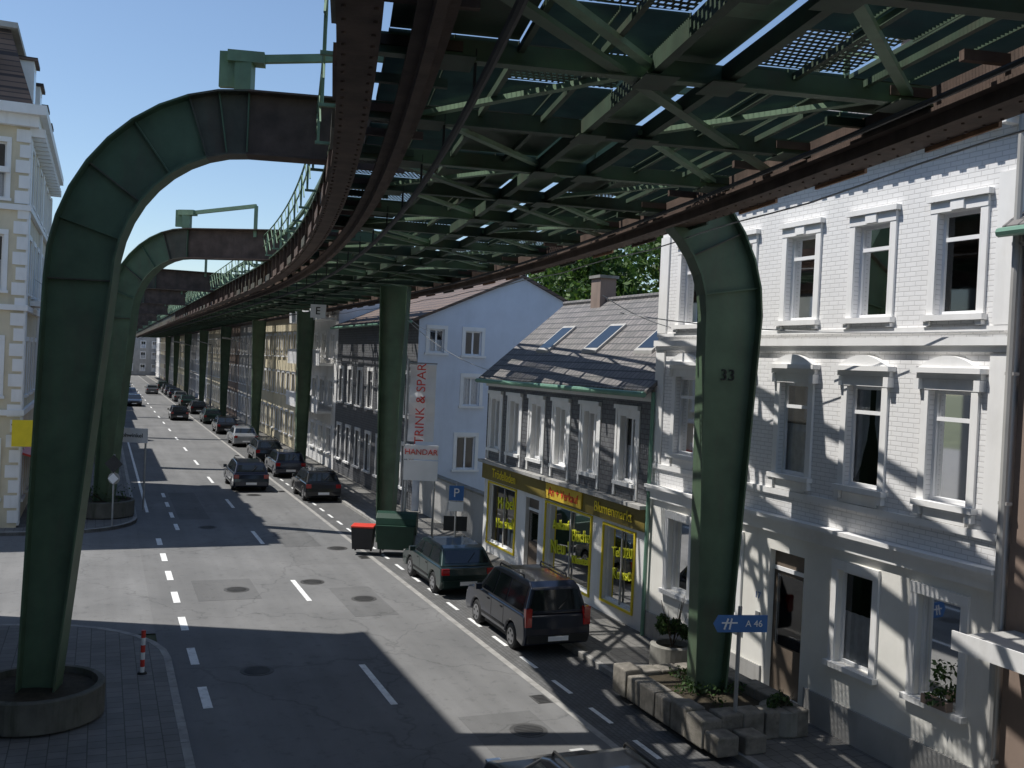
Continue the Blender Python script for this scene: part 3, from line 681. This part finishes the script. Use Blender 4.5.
def trackpt(Y,u):
    k=min(range(nS),key=lambda i:abs(ST[i][0].y-Y)); return TPt(k,u,0)
for Y in(64,84,107,131,156,181,206):
    r=trackpt(Y-4,WD-1.2); l=r-N*12.2; portal((l.x,l.y,0),(r.x,r.y,0),False)
portal((-5.5,-9,0),(8.6,-7,0))
e=top('hanging_platform_sign',(-9.2,46.8,9.0)); g=MB(); g.beam((-9.55,46.8,8.95),(-8.85,46.8,8.95),.15,.62,WHITE); g.tube((-9.4,46.8,9.25),(-9.4,46.8,9.75),.02,DARK); g.tube((-9.0,46.8,9.25),(-9.0,46.8,9.75),.02,DARK)
g.finish('sign_box',e); text('E',(-9.2,46.71,8.95),(1,0,0),(0,-1,0),.5,BLACK,e)

# ---------------------------------------------------------------- cars
def car(kind,s,t,paint,rev=False,rot=0):
    if kind=='mpv': L,Wd,H,belt=4.05,1.72,1.72,1.0
    elif kind=='hatch': L,Wd,H,belt=3.95,1.68,1.45,.92
    elif kind=='wagon': L,Wd,H,belt=4.4,1.72,1.46,.93
    else: L,Wd,H,belt=4.45,1.75,1.43,.93
    hw=Wd/2; l=L/2; wb=L*.295; wr=.315
    e=top('parked_car' if abs(t)<4.2 else 'car',R(s,t,0))
    ang=math.atan2(D.y,D.x)+(math.pi if rev else 0)+rot; e.rotation_euler=(0,0,ang)
    def arch(cx): return [(cx+.37*math.cos(a),.31+.37*math.sin(a)) for a in [math.pi*(k/10) for k in range(0,11)]]
    hood=.82 if kind!='mpv' else .95
    xc=l*.52 if kind!='mpv' else l*.6
    lo=[(-l+.1,.24)]
    lo+=[(x,max(z,.24)) for x,z in arch(-wb)[::-1]]; lo+=[(x,max(z,.24)) for x,z in arch(wb)[::-1]]
    lo+=[(l-.14,.24),(l-.02,.34),(l,.5),(l-.03,.64),(l-.16,hood-.08),(l-.45,hood),(xc,belt-.01),(-l+.25,belt-.01)]
    if kind=='sedan': lo+=[(-l+.06,belt-.06),(-l,.75),(-l,.45)]
    else: lo+=[(-l+.05,belt-.03),(-l+.0,.66),(-l-.02,.45)]
    def ext(prof,m=paint,bev=.04,name='body',taper=None):
        mb=MB(); f=(lambda z:hw) if taper is None else taper
        mb.ring([[V(x,sg*f(z),z) for x,z in prof] for sg in(-1,1)],m)
        o=mb.finish(name,None); o.parent=e
        if bev:
            b=o.modifiers.new('b','BEVEL'); b.width=bev; b.segments=3; b.limit_method='ANGLE'; b.angle_limit=math.radians(28)
        return o
    ext(lo,bev=.05)
    if kind=='sedan': cab=[(-l+.62,belt-.02),(-l+1.15,H-.07),(-.35,H),(.25,H-.01),(.5,H-.06),(xc-.02,belt-.02)]
    elif kind=='mpv': cab=[(-l+.08,belt-.02),(-l+.2,H-.14),(-l+.42,H-.02),(-.3,H),(.3,H-.02),(.62,H-.1),(xc-.02,belt-.02)]
    elif kind=='wagon': cab=[(-l+.1,belt-.02),(-l+.5,H-.1),(-l+.75,H-.04),(-.3,H),(.25,H-.02),(.48,H-.08),(xc-.02,belt-.02)]
    else: cab=[(-l+.1,belt-.02),(-l+.5,H-.09),(-l+.75,H-.03),(-.2,H),(.2,H-.02),(.42,H-.08),(xc-.02,belt-.02)]
    tp=lambda z: hw-.035-max(0,z-belt)*.33
    ext(cab,taper=tp,bev=.04,name='cabin')
    W=MB()
    zb,zt=belt+.04,H-.13
    def xr(z):
        (x0,z0),(x1,z1)=cab[0],cab[1]; return x0+(x1-x0)*min(1,(z-z0)/(z1-z0))
    def xf(z):
        (x0,z0),(x1,z1)=cab[-1],cab[-2]; return x0+(x1-x0)*min(1,(z-z0)/(z1-z0))
    for sg in(-1,1):
        segs=[((xr(zb)+.2,xr(zt)+.16),(-.75,-.72)),((-.67,-.64),(.08,.08)),((.15,.15),(xf(zb)-.2,xf(zt)-.1))]
        for (a,b),(c,d_) in segs:
            W.poly([V(a,sg*(tp(zb)+.006),zb),V(c,sg*(tp(zb)+.006),zb),V(d_,sg*(tp(zt)+.006),zt),V(b,sg*(tp(zt)+.006),zt)],CARGLASS)
    def endglass(xa,za,xb,zb2,off,ins=.1):
        W.poly([V(xa+off,-(tp(za)-ins),za),V(xa+off,tp(za)-ins,za),V(xb+off,tp(zb2)-ins,zb2),V(xb+off,-(tp(zb2)-ins),zb2)],CARGLASS)
    za=belt+.07; zq=cab[1][1]-.05; endglass(xr(za),za,xr(zq),zq,-.012)
    za=belt+.03; zq=cab[-2][1]-.02; endglass(xf(za),za,xf(zq),zq,.012)
    o=W.finish('windows',None); o.parent=e
    Q=MB()
    def bx(x0,x1,y0,y1,z0,z1,m): Q.hexa([V(x0,y0,z0),V(x1,y0,z0),V(x1,y1,z0),V(x0,y1,z0),V(x0,y0,z1),V(x1,y0,z1),V(x1,y1,z1),V(x0,y1,z1)],m)
    for sg in(-1,1):
        y0,y1=sorted((sg*(hw-.03),sg*(hw-.26)))
        if kind=='mpv': bx(-l-.03,-l+.1,sg*(hw-.02) if sg<0 else hw-.18,sg*(hw-.18) if sg<0 else hw-.02,.72,1.15,TAIL)
        else: bx(-l-.02,-l+.15,y0,y1,.68,.86,TAIL)
        bx(l-.2,l-.03,y0,y1,.56,.72,HEAD)
        y0,y1=sorted((sg*(hw+.0),sg*(hw+.17))); bx(xc-.42,xc-.3,y0,y1,belt+.0,belt+.14,paint)
        y0,y1=sorted((sg*(hw-.01),sg*(hw+.012))); bx(-wb+.42,wb-.42,y0,y1,.42,.48,BLACK)
        for xx in(-.62,.25): bx(xx,xx+.14,y0,y1,belt-.14,belt-.11,BLACK)
        y0,y1=sorted((sg*(hw-.01),sg*(hw+.003)))
        for xx in(-.7,.12): bx(xx,xx+.012,y0,y1,.5,belt-.05,BLACK)
    bx(-l-.06,-l+.06,-hw+.08,hw-.08,.34,.52,BLACK if kind=='mpv' else paint); bx(l-.05,l+.04,-hw+.08,hw-.08,.3,.44,BLACK)
    bx(-l-.075,-l-.061,-.26,.26,.38,.49,WHITE); bx(l+.041,l+.05,-.26,.26,.33,.43,WHITE)
    bx(l-.03,l+.012,-.42,.42,.5,.62,BLACK)
    bx(-wb-.3,wb+.3,-hw+.15,hw-.15,.16,.3,BLACK)
    if kind!='sedan':
        Q.tube(V(xr(belt+.1)-.03,-.05,belt+.1),V(xr(belt+.32)-.03,-.3,belt+.32),.012,BLACK,5)
    o=Q.finish('details',None); o.parent=e
    K=MB()
    for cx in(-wb,wb):
        for sg in(-1,1):
            yo=sg*(hw-.015); yi=sg*(hw-.22); n=20
            def rg(r,y): return [V(cx+r*math.cos(2*math.pi*q/n),y,.31+r*math.sin(2*math.pi*q/n)) for q in range(n)]
            K.ring([rg(wr-.03,yi),rg(wr,yi+sg*.03),rg(wr,yo-sg*.03),rg(wr-.04,yo)],BLACK)
            K.ring([rg(.2,yo-sg*.01),rg(.2,yo+sg*.006)],ALLOY)
            for q in range(5):
                a=2*math.pi*q/5+.3; c=V(cx+.13*math.cos(a),yo+sg*.008,.31+.13*math.sin(a)); K.tube(c,c+V(0,sg*.003,0),.035,BLACK,8)
    o=K.finish('wheels',None); o.parent=e
    if kind in('mpv','wagon'):
        Z=MB()
        for sg in(-1,1): Z.path([V(-l+.8,sg*(hw-.3),H-.02),V(-l+.85,sg*(hw-.3),H+.05),V(.3,sg*(hw-.3),H+.05),V(.35,sg*(hw-.3),H-.02)],.02,BLACK)
        o=Z.finish('roof_rails',None); o.parent=e
car('mpv',7.0,-2.85,P_BLUE); car('hatch',12.9,-2.95,P_GREEN)
car('hatch',32.2,-3.2,P_BLACK); car('hatch',41.6,-3.1,P_BLUE); car('wagon',49.4,-3.1,P_BLACK); car('sedan',60.5,-3.1,P_SILVER)
s=72; pc=[P_BLUE,P_BLACK,P_BLACK,P_GREY,P_GREEN]
while s<170: car(random.choice(['hatch','sedan','wagon']),s,-3.1,random.choice(pc)); s+=random.uniform(8,16)
car('wagon',36.2,-6.0,P_BLUE); car('wagon',-4.2,-6.5,P_BLACK); car('hatch',88,-5.8,P_BLACK)
car('sedan',112,-9.3,P_BLACK,True); car('hatch',132,-9.2,P_BLUE,True); car('sedan',148,-5.7,P_GREY); car('hatch',165,-9.2,P_BLUE,True)

# ---------------------------------------------------------------- vegetation
def leaves(mb,c,rad,n,size,m,squash=.8):
    for _ in range(n):
        while True:
            p=V(random.uniform(-1,1),random.uniform(-1,1),random.uniform(-1,1))
            if .25<p.length<1: break
        p=Vector(c)+V(p.x*rad,p.y*rad,p.z*rad*squash); a=V(random.gauss(0,1),random.gauss(0,1),random.gauss(0,1)).normalized()
        b=a.cross(V(random.gauss(0,1),random.gauss(0,1),random.gauss(0,1))).normalized(); sz=size*random.uniform(.6,1.3)
        mb.poly([p-a*sz,p+b*sz*.5,p+a*sz,p-b*sz*.5],m)
def tree(x,y,h,r,n=6000,ls=.2,z=0):
    e=top('broadleaf_tree',(x,y,z)); T=MB(); th=h*.45; o=V(x,y,z)
    T.tube(o,o+V(.1,0,th),.32,BARK,10,.2); T.tube(o+V(.1,0,th),o+V(.2,.1,h*.8),.2,BARK,8,.06)
    Lf=MB(); cl=[]
    for k in range(17):
        a=k*2.4; rr=r*random.uniform(.3,.85); zz=h*random.uniform(.4,.92); rr*= (1.1-.7*abs(zz/h-.6))
        c=o+V(math.cos(a)*rr,math.sin(a)*rr,zz); T.tube(o+V(.1,0,th*random.uniform(.75,1.2)),c,.1,BARK,6,.03); cl.append(c)
    cl.append(o+V(0,0,h*.92))
    for c in cl: leaves(Lf,c,r*random.uniform(.32,.48),n//18,ls,LEAF)
    T.finish('trunk',e); Lf.finish('crown',e)
for (s,t,h,r) in((37,14,14.5,4.8),(30,15.5,15,4.8),(23,15,13.5,4.2),(43,15,16,5),(16,19,15,4.6),(9,22,15.5,4.6),(27,23,17.5,5.5),(36,23,18,5.5),(50,20,18,5.5),(18,27,18,5.5)):
    p=R(s,t); tree(p.x,p.y,h,r,9000,.22)
p=R(64,-14.2); tree(p.x,p.y,7.5,2.2,2500)
for (s,t,h,r) in((256,-13.6,9,3.5),(276,6,17,7),(280,-24,19,7),(285,-8,20,8),(290,4,22,8),(290,-16,21,8)):
    p=R(s,t); tree(p.x,p.y,h,r,2500,.5)
def hill(x0,x1,y0,y1,hf,nm,nx=110,ny=26):
    g=MB()
    HM,nt,b=newmat('hill_foliage'); n=noise(nt,objco(nt),.12,8,.7)
    nt.links.new(ramp(nt,n,[(.3,(.02,.045,.015)),(.5,(.05,.095,.03)),(.75,(.1,.15,.05))]),b.inputs['Base Color']); b.inputs['Roughness'].default_value=.95
    bump(nt,n,b,1,2.0)
    gr=[]
    for j in range(ny+1):
        row=[]
        for i in range(nx+1):
            x=x0+(x1-x0)*i/nx; y=y0+(y1-y0)*j/ny; f=math.sin(min(1,j/ny*1.6)*math.pi/2)
            z=hf*f*(.75+.35*mnoise.noise(V(x*.006,y*.006,3)))+f*5*abs(mnoise.noise(V(x*.07,y*.07,0)))+f*3*mnoise.noise(V(x*.23,y*.23,0))
            row.append(V(x,y,z-.5))
        gr.append(row)
    for j in range(ny):
        for i in range(nx): g.poly([gr[j][i],gr[j][i+1],gr[j+1][i+1],gr[j+1][i]],HM)
    g.finish(nm)
hill(-700,330,360,700,44,'hill')
def planter(x,y,r,h,name='concrete_planter',shr=0,z=.12,lh=.5,m=CONC):
    e=top(name,(x,y,z)); g=MB(); n=28; c=V(x,y,z)
    g.lathe(c,[(r*.9,0),(r,.05),(r,h-.02),(r-.03,h),(r-.13,h),(r-.15,h-.12),(r-.15,h-.14)],m,n,False)
    g.lathe(c,[(r-.15,h-.15),(r-.15,h-.12),(.02,h-.08)],SOIL,n)
    g.finish('bowl',e)
    if shr:
        L=MB()
        for _ in range(9): leaves(L,(x+random.uniform(-.55,.55)*r,y+random.uniform(-.55,.55)*r,z+h+lh*random.uniform(.3,.8)),r*.32,shr//9,.055,LEAF2)
        for _ in range(12):
            a=random.uniform(0,6.28); L.tube((x,y,z+h-.1),(x+math.cos(a)*r*.6,y+math.sin(a)*r*.6,z+h+lh*random.uniform(.6,1.4)),.01,BARK,4,.004)
        L.finish('shrub',e)
planter(-8.3,17.9,1.15,.6,shr=0,m=CONCD); planter(-16.1,39.8,1.2,.65,shr=200,m=CONCD)
planter(5.35,18.8,.4,.5,shr=200,lh=.2); planter(3.9,22.6,.5,.55,shr=900,lh=.8)
o=V(4.1,19.7,.12); e=top('stone_block_planter',o); g=MB(); ax=D; bx_=N
def blk(a,b,la,lb,h):
    j=[random.uniform(-.02,.02) for _ in range(4)]
    f=lambda A,B,Z:o+ax*(A+j[0])+bx_*(B+j[1])+UP*Z
    g.fbox(f,a-la/2,a+la/2,b-lb/2,b+lb/2,0,h+j[2],STONE)
h=.52
for k in range(6):
    for b in(-.95,.95): blk(-1.42+k*.568,b,.55,.42,h+random.uniform(-.06,.06))
for k in range(3):
    for a in(-1.42,1.42): blk(a,-.5+k*.5,.42,.48,h+random.uniform(-.06,.06))
for a,b in((-1.9,-.9),(-1.95,-.35)): blk(a,b,.45,.45,.34)
g.finish('stone_blocks',e,bevel=.035)
g=MB(); g.fbox(lambda A,B,Z:o+ax*A+bx_*B+UP*Z,-1.2,1.2,-.74,.74,0,.4,SOIL); g.finish('soil_bed',e)
L=MB()
for _ in range(14): leaves(L,o+ax*random.uniform(-1.1,1.1)+bx_*random.uniform(-.65,.65)+UP*.48,.2,45,.045,LEAF2)
L.finish('ground_cover_plants',e)
L=MB()
for z in(1.65,1.9,2.15): leaves(L,R(-3.95,-.1,z),.2,60,.055,LEAF2)
leaves(L,R(-3.8,-.12,1.6),.16,40,.05,LEAF2); L.fbox(R,-4.15,-3.6,-.2,-.06,1.51,1.66,BROWNR); L.finish('window_box_plant',ah)

# ---------------------------------------------------------------- street furniture
e=top('motorway_direction_sign',(4.35,18.2,0)); g=MB(); g.tube((4.35,18.2,.12),(4.35,18.2,2.6),.038,STEEL,10)
c=V(4.35,18.15,2.3); hx=V(.98,.17,0).normalized()
pts=[(-.52,0),(-.43,.155),(.52,.155),(.52,-.155),(-.43,-.155)]
g.ring([[c+hx*a+UP*b+V(0,-y,0) for a,b in pts] for y in(0,.03)],BLUE); g.finish('panel',e)
text('A 46',c+hx*.26+V(0,-.04,0),hx,V(.17,-.98,0),.17,WHITE,e)
g=MB()
for a in(-.27,-.17): g.beam(c+hx*(a-.04)+V(0,-.04,-.1),c+hx*(a+.03 if a<-.2 else a)+V(0,-.04,.1),.012,.03,WHITE)
g.beam(c+hx*-.36+V(0,-.041,.02),c+hx*-.06+V(0,-.041,.02),.01,.025,WHITE); g.finish('symbol',e)
q=R(15.8,-1.7); e=top('parking_sign',q); g=MB(); g.tube(q+UP*.12,q+UP*2.75,.035,STEEL,10); g.fbox(lambda a,b,z:q+V(a,b,z),-.25,.25,-.07,-.04,2.15,2.65,BLUE); g.fbox(lambda a,b,z:q+V(a,b,z),-.25,.25,-.07,-.04,1.78,2.1,WHITE); g.finish('sign',e)
text('P',q+V(0,-.08,2.4),(1,0,0),(0,-1,0),.42,WHITE,e)
g=MB(); g.fbox(lambda a,b,z:q+V(a,b,z),-.4,.4,-.0,.05,1.1,1.6,DARK); g.finish('timetable',e)
q=V(-3.75,35.9,0); e=top('advertising_banner',q); g=MB(); g.tube(q+V(0,0,.1),q+V(0,0,6.9),.05,STEEL,10); g.tube(q+V(0,0,6.75),q+V(1.05,-.05,6.75),.025,STEEL,8)
secs=[]
for k in range(13):
    z=6.7-k*.23; y=.05*math.sin(k*.9); secs.append([q+V(.08,y,z),q+V(.38,y+.04*math.sin(k),z),q+V(.7,y-.03,z),q+V(1.02,y+.03,z)])
g.sheet(secs,WHITE); g.finish('cloth',e)
text('TRINK & SPAR',q+V(.52,-.14,5.3),(0,0,1),(0,-1,0),.46,RED,e,'lettering')
q=V(-3.1,35.4,0); e=top('shop_sign',q); g=MB(); g.tube(q+V(-.5,.0,.1),q+V(-.5,0,3.3),.04,STEEL); g.tube(q+V(.5,.0,.1),q+V(.5,0,3.3),.04,STEEL); g.beam(q+V(-.6,0,2.95),q+V(.6,0,2.95),.1,.7,WHITE); g.beam(q+V(-.6,0,3.6),q+V(.6,0,3.6),.08,.5,WHITE); g.finish('panels',e)
text('HANDAR',q+V(0,-.06,3.6),(1,0,0),(0,-1,0),.28,RED,e)
q=V(-4.3,34.9,0); e=top('waste_container',q); g=MB()
def bx(x0,x1,y0,y1,z0,z1,m,tp=0): g.hexa([q+V(x0,y0,z0),q+V(x1,y0,z0),q+V(x1,y1,z0),q+V(x0,y1,z0),q+V(x0-tp,y0-tp,z1),q+V(x1+tp,y0-tp,z1),q+V(x1+tp,y1+tp,z1),q+V(x0-tp,y1+tp,z1)],m)
cg=mat('container_green',(.012,.045,.028),.5,.15); cd_=mat('container_dark',(.03,.03,.032),.5,.15)
bx(-.1,1.1,-.4,.5,.25,1.1,cg,.08); g.tube(q+V(-.2,.05,1.12),q+V(1.2,.05,1.12),.42,cg,12)
for x in(0,1):
    for y in(-.35,.4): g.tube(q+V(x-.03,y,.16),q+V(x+.03,y,.16),.1,BLACK,10)
bx(-1.0,-.32,-.3,.3,.2,.95,cd_,.05); bx(-1.06,-.26,-.36,.36,.953,1.02,RED,.0)
for x in(-.95,-.4): g.tube(q+V(x-.03,.2,.16),q+V(x+.03,.2,.16),.1,BLACK,10)
g.finish('bins',e,bevel=.02)
q=V(-7.35,20.5,.12); g=MB()
for k in range(6): g.lathe(q,[(.045,k*.15),(.045,k*.15+.15)],RED if k%2 else WHITE,12)
g.lathe(q,[(.1,0),(.08,.04)],BLACK,12); g.finish('striped_bollard',origin=q)
q=V(-14.75,37.4,.12); e=top('traffic_sign',q); g=MB(); g.tube(q,q+UP*2.7,.035,STEEL,10)
def disc(c,r,m,n=24,y=-.05): g.ring([[c+V(r*math.cos(2*math.pi*k/n),yy,r*math.sin(2*math.pi*k/n)) for k in range(n)] for yy in(y,y-.02)],m)
def diam(z,r,m,y): g.ring([[q+V(r*a,yy,z+r*b) for a,b in((1,0),(0,1),(-1,0),(0,-1))] for yy in(y,y-.02)],m)
diam(2.35,.34,DARK,-.05); diam(1.8,.2,WHITE,-.05); disc(q+UP*1.8,.22,GREYR,y=.03); g.finish('sign_plates',e)
q=V(-16.3,41.5,.12); e=top('direction_sign',q); g=MB(); g.tube(q,q+UP*3.4,.04,STEEL,10); g.tube(q+V(1.2,0,0),q+V(1.2,0,3.4),.04,STEEL,10); g.beam(q+V(-.1,-.06,3.1),q+V(1.3,-.06,3.1),.03,.6,WHITE); g.finish('panel',e); text('Vohwinkel',q+V(.6,-.09,3.1),(1,0,0),(0,-1,0),.24,BLACK,e)
q=R(23.5,-15.6,3.6); e=top('projecting_shop_sign',q); g=MB(); g.beam(q+N*-.3,q+N*.6,.15,.95,YEL); g.tube(q+UP*.3+N*-.3,q+UP*.3+N*-.3+D*.6,.03,DARK); g.finish('panel',e)
g=MB(); F=lambda a,b,z:R(a,-15.69+b,z)
g.hexa([F(25,0,2.7),F(31,0,2.7),F(31,1.5,2.2),F(25,1.5,2.2),F(25,0,2.78),F(31,0,2.78),F(31,1.5,2.28),F(25,1.5,2.28)],RED); g.finish('shop_awning')
g=MB()
def wire(a,b,sag=.25,r=.012):
    a=Vector(a);b=Vector(b); pts=[a.lerp(b,k/14)-UP*sag*4*(k/14)*(1-k/14) for k in range(15)]; g.path(pts,r,WIRE,5)
wire(R(-4.7,0,7.7),trackpt(23,WD)+UP*8.2+V(.4,0,0),.2); wire(R(5,0,7.9),trackpt(23,WD)+UP*8.6,.1); wire(R(17.5,0,6.6),(-4.3,37.4,8.6),.3); wire(R(30,-15.7,9.5),(-16.1,39.8,9),.4); wire(R(26.6,1,8.2),(-4.3,37.4,8.8),.3)
g.finish('overhead_wires')
for (s,t) in((70,-1.6),(100,-1.6),(130,-1.6)):
    q=R(s,t,.12); g=MB(); g.tube(q,q+UP*7.5,.08,STEEL,10,.05); g.tube(q+UP*7.5,q-N*1.6+UP*7.9,.04,STEEL,8); g.beam(q-N*1.5+UP*7.88,q-N*2.2+UP*7.95,.25,.12,GREYR); g.finish('street_lamp',origin=q)

# ---------------------------------------------------------------- light & camera
el=math.radians(60.5); lx,ly=.9995,-.03
dirv=V(lx*math.cos(el),ly*math.cos(el),-math.sin(el))
sd=bpy.data.lights.new('sun','SUN'); sd.energy=5; sd.angle=math.radians(.5); sd.color=(1,.97,.92)
so=bpy.data.objects.new('sun',sd); so.rotation_euler=dirv.to_track_quat('-Z','Y').to_euler(); so.location=(-20,20,40); scene.collection.objects.link(so)
w=bpy.data.worlds.new('World'); scene.world=w; w.use_nodes=True; nt=w.node_tree
sk=nt.nodes.new('ShaderNodeTexSky'); sk.sky_type='NISHITA'; sk.sun_disc=False; sk.sun_elevation=el; sk.sun_rotation=math.atan2(-lx,-ly)%(2*math.pi)
sk.air_density=1.0; sk.dust_density=.3; sk.ozone_density=2.4
nt.links.new(sk.outputs[0],nt.nodes['Background'].inputs[0]); nt.nodes['Background'].inputs[1].default_value=.14
cd=bpy.data.cameras.new('camera'); cd.lens=35.16; cd.sensor_width=36; cd.clip_end=3000; cd.clip_start=.1
co=bpy.data.objects.new('camera',cd); scene.collection.objects.link(co)
co.matrix_world=Matrix.Translation((0,0,6.8))@Matrix.Rotation(math.pi/2-.018,4,'X')@Matrix.Rotation(.045,4,'Z')
scene.camera=co
scene.view_settings.view_transform='Standard'; scene.view_settings.look='None'; scene.view_settings.exposure=0
